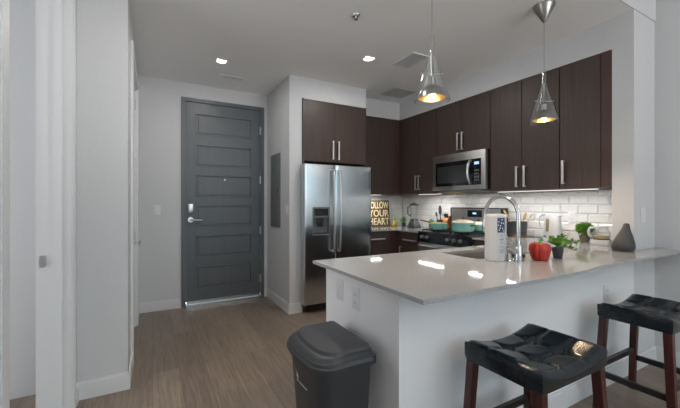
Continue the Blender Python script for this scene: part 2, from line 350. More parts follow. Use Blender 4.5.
# ---- backsplash tiles (one bevelled mesh per wall)
def tiles(name, axis, a0, a1, z0, z1, plane):
    mb = MB(); w, h, g, t, e = .167, .0865, .0025, .009, .012
    q = z0; row = 0
    back = (plane-.0035, plane) if True else None
    if axis == 'X': mb.box(plane-.004, plane, a0, a1, z0, z1)
    else: mb.box(a0, a1, plane-.004, plane, z0, z1)
    ob = mb.build(name, 'grout', None, kind='structure', smooth=False)
    mt = MB()
    while q < z1-.01:
        qt = min(q+h, z1); p = a0 - (w/2 if row % 2 else 0)
        while p < a1-.004:
            p0, p1 = max(p, a0)+g/2, min(p+w, a1)-g/2
            if p1-p0 > .02:
                r0, r1 = q+g/2, qt-g/2; x = plane-.004; ee = min(e, (p1-p0)/3, (r1-r0)/3)
                o = [(p0, r0), (p1, r0), (p1, r1), (p0, r1)]; i = [(p0+ee, r0+ee), (p1-ee, r0+ee), (p1-ee, r1-ee), (p0+ee, r1-ee)]
                def P(a, z, d): return (x-d, a, z) if axis == 'X' else (a, x-d, z)
                V = [mt.bm.verts.new(P(a, z, 0)) for a, z in o]+[mt.bm.verts.new(P(a, z, .003)) for a, z in o]+[mt.bm.verts.new(P(a, z, t)) for a, z in i]
                mt.bm.faces.new(V[8:12])
                for k in range(4):
                    j = (k+1) % 4; mt.bm.faces.new((V[k], V[j], V[4+j], V[4+k])); mt.bm.faces.new((V[4+k], V[4+j], V[8+j], V[8+k]))
            p += w
        q += h; row += 1
    mt.build('tile_field', 'tile', ob, smooth=False)
tiles('wall_backsplash_right', 'X', 1.317, YB-.013, ZK, 1.40, XR)
tiles('wall_backsplash_back', 'Y', 2.46, XR-.013, ZK, 1.40, YB)

# ================================================================ CABINETS
def bar_handle_v(root, x, y, z0, z1, axis='X'):
    # flat bar pull standing off a door face; axis = direction it projects (-)
    mb = MB(); w = .010
    if axis == 'X':
        mb.box(x-.034, x-.026, y-w, y+w, z0, z1, bev=.002)
        for z in (z0+.008, z1-.008): mb.box(x-.028, x, y-w*.7, y+w*.7, z-.006, z+.006)
    else:
        mb.box(x-w, x+w, y-.034, y-.026, z0, z1, bev=.002)
        for z in (z0+.008, z1-.008): mb.box(x-w*.7, x+w*.7, y-.028, y, z-.006, z+.006)
    return mb.build('handle', 'pull', root, label='brushed metal bar handle')
def bar_handle_h(root, a0, a1, pos, z, axis='X'):
    mb = MB(); w = .008
    if axis == 'X':
        mb.box(pos-.034, pos-.026, a0, a1, z-w, z+w, bev=.002)
        for a in (a0+.008, a1-.008): mb.box(pos-.028, pos, a-.006, a+.006, z-w*.7, z+w*.7)
    else:
        mb.box(a0, a1, pos-.034, pos-.026, z-w, z+w, bev=.002)
        for a in (a0+.008, a1-.008): mb.box(a-.006, a+.006, pos-.028, pos, z-w*.7, z+w*.7)
    return mb.build('handle', 'pull', root, label='brushed metal bar handle')
TD = .02; G = .0028
def upper_x(y0, y1, z0, z1, splits, handles, label, group='dark wood wall cabinets on the right wall'):
    t = thing('wall_cabinet', (XR-.2, (y0+y1)/2, z0), label, 'cabinet', group)
    B(XS+TD, XR, y0+.0008, y1-.0008, z0, z1-.0005).build('body', 'cab', t, smooth=False)
    ys = [y0]+splits+[y1]
    for i, (a, b) in enumerate(zip(ys, ys[1:])):
        d = B(XS, XS+TD-.001, a+G, b-G, z0+.001, z1-.003, bev=.0015).build('door', 'cab', t, smooth=False)
        for hy, h0, h1 in handles:
            if a < hy < b: bar_handle_v(d, XS, hy, h0, h1)
    return t
upper_x(3.224, 3.925, 1.40, ZT, [3.566], [(3.535, 1.45, 1.65), (3.597, 1.45, 1.65)], 'dark wood two-door wall cabinet between the corner and the microwave')
upper_x(2.432, 3.222, 1.86, ZT, [2.827], [(2.793, 1.90, 2.11), (2.861, 1.90, 2.11)], 'short dark wood two-door wall cabinet directly above the microwave')
upper_x(1.716, 2.430, 1.40, ZT, [2.072], [(2.032, 1.43, 1.64), (2.112, 1.43, 1.64)], 'dark wood two-door wall cabinet right of the microwave')
upper_x(1.393, 1.714, 1.40, ZT, [], [(1.675, 1.44, 1.65)], 'single-door dark wood wall cabinet beside the reddish end panel')
B(XS, XR, 1.3165, 1.392, 1.40, ZT-.001, bev=.002).build('end_panel', 'cabred', label='reddish brown vertical end panel closing the wall cabinets against the white column', cat='panel', smooth=False)
# back wall uppers
t = thing('wall_cabinet', (2.8, 4.15, 1.40), 'dark wood wall cabinet in the back corner right of the refrigerator', 'cabinet')
B(2.425, 3.10, 3.97+TD, YB, 1.40, ZT-.001).build('body', 'cab', t, smooth=False)
B(2.425, 3.098, 3.97, 3.97+TD-.001, 1.401, ZT-.004, bev=.0015).build('door', 'cab', t, smooth=False)
B(3.102, XR-.01, 3.975, YB-.01, 1.40, ZT-.001).box(XS+.001, XR-.01, 3.927, 3.975, 1.40, ZT-.001).build('corner_filler', 'cabred', label='reddish brown corner filler between the back and right wall cabinets', cat='panel', smooth=False)
# over-fridge cabinet with side gables
t = thing('fridge_cabinet', (1.97, 4.0, 1.76), 'dark wood two-door cabinet above the steel refrigerator', 'cabinet')
B(1.545, 2.40, 3.68+TD, YB, 1.765, ZT-.001).build('body', 'cab', t, smooth=False)
B(1.526, 1.544, 3.66, YB, .0, ZT-.001).box(2.401, 2.419, 3.68, YB, .0, ZT-.001).build('side_panel', 'cab', t, smooth=False)
for a, b, hx in ((1.546, 1.963, 1.925), (1.966, 2.399, 2.004)):
    d = B(a, b, 3.68, 3.68+TD-.001, 1.768, ZT-.003, bev=.0015).build('door', 'cab', t, smooth=False)
    bar_handle_v(d, hx, 3.68, 1.80, 2.03, axis='Y')
# base cabinets
def base(name, label, x0, x1, y0, y1, doors, axis, group=None, drawer_z=(.73, .87)):
    t = thing(name, ((x0+x1)/2, (y0+y1)/2, 0), label, 'cabinet', group)
    k = .07
    if axis == 'X': B(x0+TD, x1, y0+.001, y1-.001, .10, .891).build('body', 'cab', t, smooth=False); B(x0+k, x1, y0+.001, y1-.001, 0, .10).build('toe_kick', 'black', t, smooth=False)
    elif axis == 'Y': B(x0+.001, x1-.001, y0+TD, y1, .10, .891).build('body', 'cab', t, smooth=False); B(x0+.001, x1-.001, y0+k, y1, 0, .10).build('toe_kick', 'black', t, smooth=False)
    else: B(x0+.001, x1-.001, y0, y1-TD, .10, .695).box(x0+.001, x0+.02, y0, y1-TD, .695, .891).box(x1-.02, x1-.001, y0, y1-TD, .695, .891).build('body', 'cab', t, smooth=False); B(x0+.001, x1-.001, y0, y1-k, 0, .10).build('toe_kick', 'black', t, smooth=False)
    for a, b, hs in doors:
        for nm, z0, z1 in (('drawer', .735, .886), ('door', .105, .729)):
            if axis == 'X':
                d = B(x0, x0+TD-.001, a+G, b-G, z0, z1, bev=.0015).build(nm, 'cab', t, smooth=False)
                if nm == 'drawer': bar_handle_h(d, (a+b)/2-.12, (a+b)/2+.12, x0, .785)
                else: bar_handle_v(d, x0, (b-.04) if hs else (a+.04), .52, .69)
            elif axis == 'Y':
                d = B(a+G, b-G, y0, y0+TD-.001, z0, z1, bev=.0015).build(nm, 'cab', t, smooth=False)
                if nm == 'drawer': bar_handle_h(d, (a+b)/2-.12, (a+b)/2+.12, y0, .79, axis='Y')
                else: bar_handle_v(d, (b-.04) if hs else (a+.04), y0, .52, .69, axis='Y')
            else:
                d = B(a+G, b-G, y1-TD+.001, y1, z0, z1, bev=.0015).build(nm, 'cab', t, smooth=False)
    return t
base('base_cabinet', 'dark wood base cabinet on the back wall beside the refrigerator', 2.425, 2.84, 3.74, YB, [(2.425, 2.84, 0)], 'Y')
B(2.841, 3.56, 3.745, YB-.01, .10, .891).box(2.955, 3.56, 3.665, 3.745, .10, .891).box(2.9, 3.56, 3.8, YB-.01, 0, .1).build('corner_filler', 'cabred', label='reddish brown filler in the corner between the two base cabinets left of the stove', cat='panel', smooth=False)
base('base_cabinet', 'dark wood base cabinet between the corner and the stove', 2.95, XR, 3.225, 3.663, [(3.225, 3.663, 1)], 'X')
base('base_cabinet', 'dark wood base cabinet on the right wall, right of the stove', 2.95, XR, 1.92, 2.438, [(1.92, 2.438, 1)], 'X')
base('sink_cabinet', 'dark wood base cabinet under the peninsula sink', 1.055, 2.60, 1.303, 1.90, [(1.055, 1.57, 0), (1.57, 2.085, 0), (2.085, 2.60, 0)], 'N')

# ================================================================ COUNTERTOPS
t = thing('peninsula_countertop', (2.2, 1.5, .881), 'long white quartz countertop of the peninsula, holding the sink and faucet', 'countertop')
zt0, zt1 = .893, ZK
sx0, sx1, sy0, sy1 = 1.83, 2.42, 1.47, 1.80
mb = MB()
front = [(.878, .953), (2.00, .953), (2.06, .957), (2.16, .972), (2.26, .985), (2.34, .99), (XR, .992), (XR, 1.170), (.878, 1.170)]
mb.prism(front, zt0, zt1)
mb.box(.878, XS-.006, 1.170, sy0, zt0, zt1).box(XS-.006, XR, 1.322, sy0, zt0, zt1)
mb.box(.878, sx0, sy0, sy1, zt0, zt1).box(sx1, XR, sy0, sy1, zt0, zt1)
mb.box(.878, XR, sy1, 1.945, zt0, zt1).box(2.925, XR-.013, 1.945, 2.441, zt0, zt1)
mb.build('slab', 'quartz', t, smooth=False)
t = thing('corner_countertop', (3.1, 4.0, .881), 'white quartz countertop in the back corner between refrigerator and stove', 'countertop')
B(2.422, 2.925, 3.72, YB-.013, zt0, zt1).box(2.925, XR-.013, 3.222, YB-.013, zt0, zt1).build('slab', 'quartz', t, smooth=False)

# sink
t = thing('kitchen_sink', (2.12, 1.63, .70), 'rectangular stainless steel undermount sink in the peninsula', 'sink')
mb = MB(); zb = .70
mb.box(sx0-.01, sx0, sy0-.01, sy1+.01, zb, zt0-.0005).box(sx1, sx1+.01, sy0-.01, sy1+.01, zb, zt0-.0005).box(sx0, sx1, sy0-.01, sy0, zb, zt0-.0005).box(sx0, sx1, sy1, sy1+.01, zb, zt0-.0005).box(sx0, sx1, sy0, sy1, zb, zb+.008)
mb.build('basin', 'steel2', t, smooth=False)
MB().lathe([(.045, 0), (.045, .004), (.03, .005), (.03, .002), (.0001, .002)], (2.12, 1.63, zb+.008)).build('drain', 'chrome', t)
# faucet
fx, fy = 1.975, 1.30
t = thing('faucet', (fx, fy, ZK), 'tall chrome gooseneck faucet standing behind the peninsula sink', 'faucet')
MB().lathe([(.030, 0), (.030, .006), (.024, .012), (.022, .09), (.019, .10), (.016, .105)], (fx, fy, ZK)).build('base', 'chrome', t)
pts = [(fx, fy, ZK+.10), (fx, fy, ZK+.285)]; R = .118
for i in range(1, 17):
    a = PI*i/16; pts.append((fx, fy+R-R*math.cos(a), ZK+.285+R*math.sin(a)))
pts.append((fx, fy+2*R+.004, ZK+.255))
MB().tube(pts, .0125, 16).build('spout', 'chrome', t)
MB().lathe([(.013, .10), (.016, .09), (.017, .02), (.014, 0), (.0001, 0)][::-1], (fx, fy+2*R+.004, ZK+.165)).build('spray_head', 'chrome', t)
MB().tube([(fx-.015, fy, ZK+.06), (fx-.035, fy, ZK+.062), (fx-.10, fy+.012, ZK+.088)], [.012, .011, .006]).build('lever', 'chrome', t)
MB().lathe([(.017, 0), (.017, .004), (.010, .008), (.009, .035), (.013, .037), (.013, .05), (.0001, .052)], (1.945, 1.345, ZK)).tube([(1.945, 1.345, ZK+.045), (1.945, 1.39, ZK+.045)], .004).build('soap_dispenser', 'chrome', label='small chrome soap dispenser on the peninsula between canister and faucet', cat='soap dispenser')
B(2.085, 2.165, 1.375, 1.42, ZK, ZK+.022, bev=.004).build('sponge', 'black', label='small black sponge lying on the peninsula behind the red pepper', cat='sponge')

# ================================================================ APPLIANCES
# refrigerator
t = thing('refrigerator', (1.97, 3.95, 0), 'stainless steel side-by-side refrigerator with ice dispenser', 'refrigerator')
fy0 = 3.54
B(1.548, 2.398, 3.66, 4.32, .03, 1.70).build('body', 'gray', t, smooth=False)
B(1.56, 2.39, 3.63, 3.70, .005, .10, bev=.004).box(1.60, 2.35, 3.622, 3.632, .03, .04).box(1.60, 2.35, 3.622, 3.632, .055, .065).build('base_grille', 'black', t, smooth=False)
def fridge_door(x0, x1, nm, hx, disp=None):
    mb = MB(); z0, z1 = .11, 1.718; N = 10
    # gently bowed front with rounded sides, cut around the dispenser when there is one
    def yv(x):
        u = (x-x0)/(x1-x0)*2-1
        return fy0 + .006*u*u + (.012*max(0, (abs(u)-.93)/.07)**2)
    def shell(xa, xb, za, zb, n):
        xs = [xa+(xb-xa)*i/n for i in range(n+1)]
        if xa == x0: xs = sorted(set(xs+[x0+.006, x0+.015]))
        if xb == x1: xs = sorted(set(xs+[x1-.006, x1-.015]))
        f = [(x, yv(x)) for x in xs]; mb.prism(f+[(xb, 3.655), (xa, 3.655)], za, zb)
    if disp:
        a, b, c, d = disp
        shell(x0, a, z0, z1, 3); shell(b, x1, z0, z1, 3); shell(a, b, z0, c, 6); shell(a, b, d, z1, 6)
    else: shell(x0, x1, z0, z1, N)
    dr = mb.build(nm, 'steel', t)
    y = fy0-.055
    pts = [(hx, fy0+.003, 1.655), (hx, y+.018, 1.66), (hx, y+.004, 1.62)]
    for i in range(9): pts.append((hx, y-.012*math.sin(PI*i/8), 1.58-.80*i/8))
    pts += [(hx, y+.004, .74), (hx, y+.018, .705), (hx, fy0+.003, .71)]
    MB().tube(pts, .0135, 12).build('handle', 'nickel', dr, label='curved steel bar handle')
    return dr
dr = fridge_door(1.496, 1.884, 'freezer_door', 1.852, (1.597, 1.815, .90, 1.225))
a, b, c, d = 1.597, 1.815, .90, 1.225
dd = B(a, b, fy0+.055, fy0+.07, c, d).box(a, a+.006, fy0-.002, fy0+.06, c, d).box(b-.006, b, fy0-.002, fy0+.06, c, d).box(a, b, fy0-.002, fy0+.06, c, c+.012).box(a, b, fy0-.004, fy0+.06, d-.125, d).build('dispenser', 'gray', dr, label='recessed grey water and ice dispenser', smooth=False)
B(a+.02, b-.02, fy0-.006, fy0-.003, d-.10, d-.02, bev=.001).build('control_panel', 'blackgloss', dr, smooth=False)
B(a+.07, b-.07, fy0+.02, fy0+.04, 1.0, d-.125, bev=.006).box(a+.03, b-.03, fy0+.01, fy0+.05, c+.012, c+.022).build('paddle', 'black', dr)
dr = fridge_door(1.893, 2.412, 'fridge_door', 1.932)
B(2.26, 2.34, fy0-.001, fy0+.004, 1.630, 1.642, bev=.001).build('badge', 'chrome', dr, label='tiny chrome badge')
# microwave
t = thing('microwave', (3.35, 2.83, 1.41), 'stainless steel over-the-range microwave mounted under the short cabinet', 'microwave')
B(3.17, XR-.013, 2.436, 3.218, 1.42, 1.859).build('body', 'black', t, smooth=False)
B(3.13, 3.168, 2.436, 3.218, 1.425, 1.858, bev=.003).build('front_frame', 'steel2', t)
B(3.126, 3.131, 2.60, 3.165, 1.475, 1.765).build('window', 'blackgloss', t, smooth=False)
B(3.122, 3.127, 2.66, 3.13, 1.51, 1.715).build('mesh_screen', 'screen', t, smooth=False)
cp = B(3.1265, 3.131, 2.49, 2.597, 1.475, 1.765).build('control_panel', 'blackgloss', t, smooth=False)
B(3.124, 3.127, 2.515, 2.575, 1.70, 1.73).build('display', 'display', cp, smooth=False)
mb = MB()
for r in range(4):
    for c_ in range(3): mb.box(3.124, 3.127, 2.515+c_*.022, 2.529+c_*.022, 1.52+r*.035, 1.538+r*.035)
mb.build('buttons', 'gray', cp, smooth=False)
pts = [(3.13, 2.62, 1.745)]+[(3.10-.035*math.sin(PI*i/10), 2.62, 1.745-.25*i/10) for i in range(11)]+[(3.13, 2.62, 1.495)]
MB().tube(pts, .011, 12, flat=1.3).build('handle', 'steel2', t, label='curved steel pull handle')
B(3.14, 3.5, 2.50, 3.15, 1.408, 1.42).build('underside_vent', 'gray', t, smooth=False)
B(3.127, 3.131, 2.86, 2.92, 1.795, 1.803).build('badge', 'gray', t, smooth=False)
B(3.20, 3.40, 2.90, 3.20, 1.395, 1.408, bev=.003).build('grease_filter', 'gold', t)
# range
t = thing('stove', (3.22, 2.83, 0), 'black and stainless gas range with teal pots on it, under the microwave', 'stove')
ry0, ry1 = 2.445, 3.219
B(2.93, 3.54, ry0, ry1, .06, .905).build('body', 'steel2', t, smooth=False)
B(2.95, 3.52, ry0+.02, ry1-.02, 0, .06).build('plinth', 'black', t, smooth=False)
B(2.885, 3.45, ry0, ry1, .906, .925, bev=.004).build('cooktop', 'black', t)
mb = MB().prism([(2.875, .80), (2.93, .80), (2.93, .905), (2.885, .92)], ry0, ry1, 'Y')
# prism 'Y' maps (a,b)->(a, h, b)
cp = mb.build('control_panel', 'blackgloss', t, smooth=False)
for y in (3.13, 3.045, 2.72, 2.63, 2.54):
    k = MB().lathe([(.021, 0), (.021, -.012), (.017, -.03), (.0001, -.031)], (2.878, y, .862), axis='X').box(2.843, 2.86, y-.004, y+.004, .845, .879, bev=.001).build('knob', 'nickel', cp, label='brushed metal burner knob')
od = B(2.89, 2.929, ry0+.004, ry1-.004, .22, .79, bev=.004).build('oven_door', 'steel2', t)
B(2.886, 2.891, ry0+.12, ry1-.12, .33, .65).build('window', 'blackgloss', od, smooth=False)
MB().tube([(2.89, ry1-.05, .755), (2.845, ry1-.05, .755), (2.840, ry1-.055, .755), (2.840, ry0+.055, .755), (2.845, ry0+.05, .755), (2.89, ry0+.05, .755)], .012).build('handle', 'nickel', od)
B(2.89, 2.929, ry0+.004, ry1-.004, .07, .212, bev=.004).build('drawer', 'steel2', t)
B(3.44, 3.54, ry0, ry1, .925, 1.215, bev=.012).build('backguard', 'black', t)
B(3.434, 3.442, ry0+.03, ry1-.03, .99, 1.200).build('backguard_face', 'steel2', t, smooth=False)
dp = B(3.430, 3.436, 2.72, 2.93, 1.10, 1.185, bev=.002).build('clock_panel', 'blackgloss', t)
B(3.428, 3.431, 2.80, 2.85, 1.135, 1.155).build('display', 'display', dp, smooth=False)
for gy in (ry0+.03, ry0+.285, ry0+.54):
    mb = MB(); x0, x1, y0, y1 = 2.925, 3.415, gy, gy+.205; z = .945
    for a in (x0, (x0+x1)/2, x1-.012): mb.box(a, a+.012, y0, y1, z-.006, z+.006)
    for b in (y0, y0+.096, y1-.012): mb.box(x0, x1, b, b+.012, z-.006, z+.006)
    for a in (x0, x1-.012):
        for b in (y0, y1-.012): mb.box(a, a+.012, b, b+.012, .925, z)
    mb.build('grate', 'black', t, smooth=False)
for bx, by in ((3.05, 3.09), (3.28, 3.09), (3.05, 2.57), (3.28, 2.57), (3.165, 2.83)):
    MB().lathe([(.045, 0), (.045, .006), (.03, .01), (.0001, .01)], (bx, by, .925)).build('burner', 'black', t)

# ================================================================ POTS
ZG = .951
def pot(x, y, r, h, label, name='cooking_pot', lid=True, side=True, longh=None, group=None):
    t = thing(name, (x, y, ZG), label, 'pot', group)
    MB().lathe([(r*.86, 0), (r*.96, .008), (r, .03), (r, h-.01), (r*1.03, h-.004), (r*1.03, h), (r*.96, h), (r*.94, .01), (.0001, .01)], (x, y, ZG), 40).build('pan_body', 'teal', t)
    if lid:
        l = MB().lathe([(r*1.02, h), (r*1.02, h+.006), (r*.9, h+.018), (r*.5, h+.032), (.0001, h+.036)], (x, y, ZG), 40).build('lid', 'cream', t)
        MB().lathe([(.008, h+.034), (.008, h+.045), (.022, h+.05), (.022, h+.06), (.0001, h+.066)], (x, y, ZG), 20).build('knob', 'bronze', l)
    else: MB().lathe([(r*.965, h-.02), (r*1.035, h+.001), (r*1.035, h+.006), (r*.93, h+.006), (r*.93, h-.02)], (x, y, ZG), 40, cap=False).build('rim', 'cream', t)
    if side:
        for s in (-1, 1): MB().tube([(x-.02, y+s*r, ZG+h*.75), (x-.02, y+s*(r+.035), ZG+h*.8), (x+.02, y+s*(r+.035), ZG+h*.8), (x+.02, y+s*r, ZG+h*.75)], .006).build('side_handle', 'bronze', t)
    if longh: MB().tube([(x, y+r, ZG+h*.8)]+longh, [.010, .008, .011, .009]).build('long_handle', 'bronze', t)
    return t
pot(3.05, 3.03, .098, .075, 'teal saucepan with cream rim and long handle at the left of the stove', name='saucepan', lid=False, side=False, longh=[(3.045, 3.15, ZG+.075), (3.04, 3.25, ZG+.09), (3.03, 3.33, ZG+.10)])
pot(3.05, 2.665, .122, .10, 'large teal pot with cream lid and bronze knob on the front of the stove')
pot(3.30, 2.66, .075, .07, 'small teal pot partly hidden behind the large teal pot on the stove')

# ================================================================ CORNER ITEMS
# sign
t = thing('wall_sign', (3.04, 4.29, ZK), 'brown board sign reading FOLLOW YOUR HEART in cream letters, leaning in the back corner', 'sign')
SX0, SX1, SY, SH = 2.835, 3.245, 4.275, .40
rot = Matrix.Rotation(math.radians(-5), 4, 'X')
bd = B(SX0, SX1, SY, SY+.018, ZK+.003, ZK+.003+SH, bev=.002, rot=rot).build('board', 'signback', t)
for i, w in enumerate(('FOLLOW', 'YOUR', 'HEART')):
    cu = bpy.data.curves.new('word', 'FONT'); cu.body = w; cu.size = .155; cu.extrude = .003; cu.align_x = 'CENTER'; cu.align_y = 'CENTER'; cu.offset = .0022
    o = bpy.data.objects.new('word', cu); S.collection.objects.link(o)
    bpy.context.view_layer.update(); me = bpy.data.meshes.new_from_object(o); bpy.data.objects.remove(o)
    xs = [v.co.x for v in me.vertices]; ys = [v.co.y for v in me.vertices]; sc = (SX1-SX0-.035)/(max(xs)-min(xs)); sy = .105/(max(ys)-min(ys)); cxm = (max(xs)+min(xs))/2; cym = (max(ys)+min(ys))/2
    zc_ = SH-.075-.125*i-SH/2
    for v in me.vertices:
        x, y, z = v.co; p = rot @ Vector(((x-cxm)*sc, -.0095-(z+.003), (y-cym)*sy+zc_))
        v.co = (p.x+(SX0+SX1)/2, p.y+SY+.009, p.z+ZK+.003+SH/2)
        v.co = v.co - Vector(t.location)
    me.materials.append(M['signtext']); o = bpy.data.objects.new('lettering', me); S.collection.objects.link(o); o.parent = t; o['label'] = 'cream letters ' + w
# yellow bottle
t = thing('bottle', (3.285, 4.20, ZK), 'small yellow ceramic bottle on the corner counter beside the board sign', 'bottle')
MB().lathe([(.030, 0), (.036, .01), (.036, .055), (.026, .075), (.013, .085), (.013, .10), (.0001, .10)], (3.285, 4.20, ZK)).build('bottle_body', 'yellow', t)
MB().lathe([(.016, .10), (.016, .122), (.0001, .124)], (3.285, 4.20, ZK)).build('stopper', 'yellow', t)
# plants
def grass_plant(x, y, r, ph, h, spread, nl, label, pm, lm, w=.006):
    t = thing('potted_plant', (x, y, ZK), label, 'plant')
    MB().lathe([(r*.8, 0), (r, ph), (r*.9, ph), (r*.85, ph-.01), (.0001, ph-.01)], (x, y, ZK)).build('pot', pm, t)
    MB().lathe([(r*.84, ph-.009), (.0001, ph-.006)], (x, y, ZK), 16).build('soil', 'soil', t)
    mb = MB()
    for i in range(nl):
        a = random.uniform(0, 2*PI); q = random.uniform(0, r*.6); u = random.uniform(.1, 1)
        b_ = (x+q*math.cos(a), y+q*math.sin(a), ZK+ph-.008); tt = (x+spread*u*math.cos(a), y+spread*u*math.sin(a), ZK+ph+h*(1-.45*u*u)*random.uniform(.75, 1))
        mb.leaf(b_, tt, w)
    mb.build('leaves', lm, t); return t
grass_plant(3.40, 4.12, .035, .055, .115, .075, 60, 'small green leafy plant in a dark pot beside the yellow bottle', 'potgray', 'green2')
grass_plant(3.45, 3.58, .035, .06, .09, .07, 50, 'small green plant beside the blender, behind the saucepan', 'potbrown', 'green')
# blender
bx, by = 3.31, 3.78
t = thing('blender', (bx, by, ZK), 'blender with clear tall jar and dark base in the counter corner', 'blender')
MB().lathe([(.095, 0), (.098, .015), (.075, .07), (.058, .115), (.056, .13), (.0001, .13)], (bx, by, ZK), 8).build('motor_base', 'potgray', t, label='faceted dark base')
MB().lathe([(.018, 0), (.018, .01), (.0001, .012)], (bx-.075, by, ZK+.04), axis='Z').build('dial', 'black', t)
MB().lathe([(.045, .13), (.06, .33), (.058, .33), (.043, .135), (.0001, .135)], (bx, by, ZK), 24).build('jar', 'glass', t)
MB().lathe([(.063, .326), (.063, .346), (.03, .350), (.028, .365), (.0001, .366)], (bx, by, ZK), 24).build('lid', 'black', t)
MB().tube([(bx-.02, by+.055, ZK+.31), (bx-.03, by+.10, ZK+.30), (bx-.03, by+.10, ZK+.2), (bx-.02, by+.05, ZK+.17)], .008).build('jar_handle', 'black', t)
# knife block & utensils left of the backguard
t = thing('knife_block', (3.46, 3.30, ZK), 'orange wood knife block with dark handles beside the stove back panel', 'knife block')
MB().prism([(3.42, ZK), (3.52, ZK), (3.53, ZK+.17), (3.48, ZK+.19), (3.43, ZK+.13)], 3.262, 3.345, 'Y').build('block', 'orange', t, smooth=False, bevel=.003)
for i in range(3): MB().tube([(3.465, 3.28+i*.024, ZK+.16), (3.445, 3.28+i*.024, ZK+.215)], .008).build('knife_handle', 'black', t)
t = thing('utensil_crock', (3.47, 3.43, ZK), 'dark utensil crock holding a black spatula and spoons left of the knife block', 'crock')
MB().lathe([(.045, 0), (.05, .13), (.045, .13), (.042, .01), (.0001, .01)], (3.47, 3.43, ZK)).build('crock_body', 'bronze', t)
def utensil(base, tip, hw, hl, m, label, name='spatula', thick=.004):
    base = Vector(base); tip = Vector(tip); d = (tip-base).normalized(); o = thing(name, base, label, 'utensil')
    MB().tube([base, tip-d*hl*.9], .006).build('handle_rod', m, o)
    MB().tube([tip-d*hl, tip-d*hl*.75, tip-d*hl*.3, tip], [.006, hw, hw, hw*.55], 12, flat=.18).build('head', m, o)
    return o
utensil((3.47, 3.42, ZK+.012), (3.47, 3.43, ZK+.325), .03, .13, 'potgray', 'dark grey spatula standing upright in the crock left of the knife block')
utensil((3.46, 3.44, ZK+.012), (3.44, 3.475, ZK+.235), .02, .06, 'bronze', 'short brown spoon leaning left in the crock near the knife block', name='spoon')

# ================================================================ RIGHT COUNTER ITEMS
t = thing('utensil_crock', (3.40, 2.27, ZK), 'large black crock with copper base band behind the chrome faucet', 'crock')
ux, uy = 3.40, 2.25
MB().lathe([(.088, 0), (.088, .03), (.0001, .03)], (ux, uy, ZK), 32).build('copper_band', 'bronze', t)
MB().lathe([(.086, .03), (.098, .165), (.09, .165), (.08, .035), (.0001, .035)], (ux, uy, ZK), 32).build('crock_body', 'potgray', t)
utensil((ux, uy+.01, ZK+.04), (ux-.04, uy+.13, ZK+.285), .032, .09, 'wood', 'wooden spatula with pale round head leaning left in the black crock', name='wooden_spatula')
utensil((ux, uy-.02, ZK+.04), (ux-.02, uy-.11, ZK+.26), .016, .08, 'wood', 'brown wooden spoon leaning right in the black crock behind the faucet', name='wooden_spoon')
utensil((ux+.02, uy-.02, ZK+.04), (ux+.02, uy-.15, ZK+.245), .012, .06, 'gold', 'thin brass spoon leaning furthest right in the black crock behind the faucet', name='spoon')
# kettle
kx, ky = 3.40, 1.885
t = thing('electric_kettle', (kx, ky, ZK), 'tall white electric kettle with a brown water gauge against the tiled wall', 'kettle')
MB().lathe([(.085, 0), (.085, .02), (.08, .022), (.0001, .022)], (kx, ky, ZK)).build('power_base', 'whitep', t)
MB().lathe([(.078, .022), (.08, .05), (.07, .16), (.066, .235), (.06, .245), (.0001, .245)], (kx, ky, ZK)).build('kettle_body', 'whitep', t)
MB().lathe([(.063, .245), (.055, .258), (.02, .264), (.0001, .264)], (kx, ky, ZK)).build('lid', 'whitep', t)
MB().tube([(kx, ky+.055, ZK+.25), (kx, ky+.09, ZK+.252), (kx, ky+.125, ZK+.225), (kx, ky+.128, ZK+.17), (kx, ky+.115, ZK+.12)], [.012, .013, .012, .010, .007]).build('handle', 'whitep', t)
MB().prism([(ky-.05, ZK+.215), (ky-.05, ZK+.245), (ky-.085, ZK+.243)], kx-.02, kx+.02, 'X').build('spout', 'whitep', t)
a_ = math.atan2(-ky, -kx) - .55
gx, gy = kx+.070*math.cos(a_+.0), ky+.070*math.sin(a_+.0)
MB().tube([(gx-.008, gy+.004, ZK+.085), (gx-.006, gy+.004, ZK+.10), (gx-.002, gy+.004, ZK+.20), (gx-.001, gy+.004, ZK+.21)], [.008, .013, .013, .008], 12).build('water_gauge', 'olive', t)
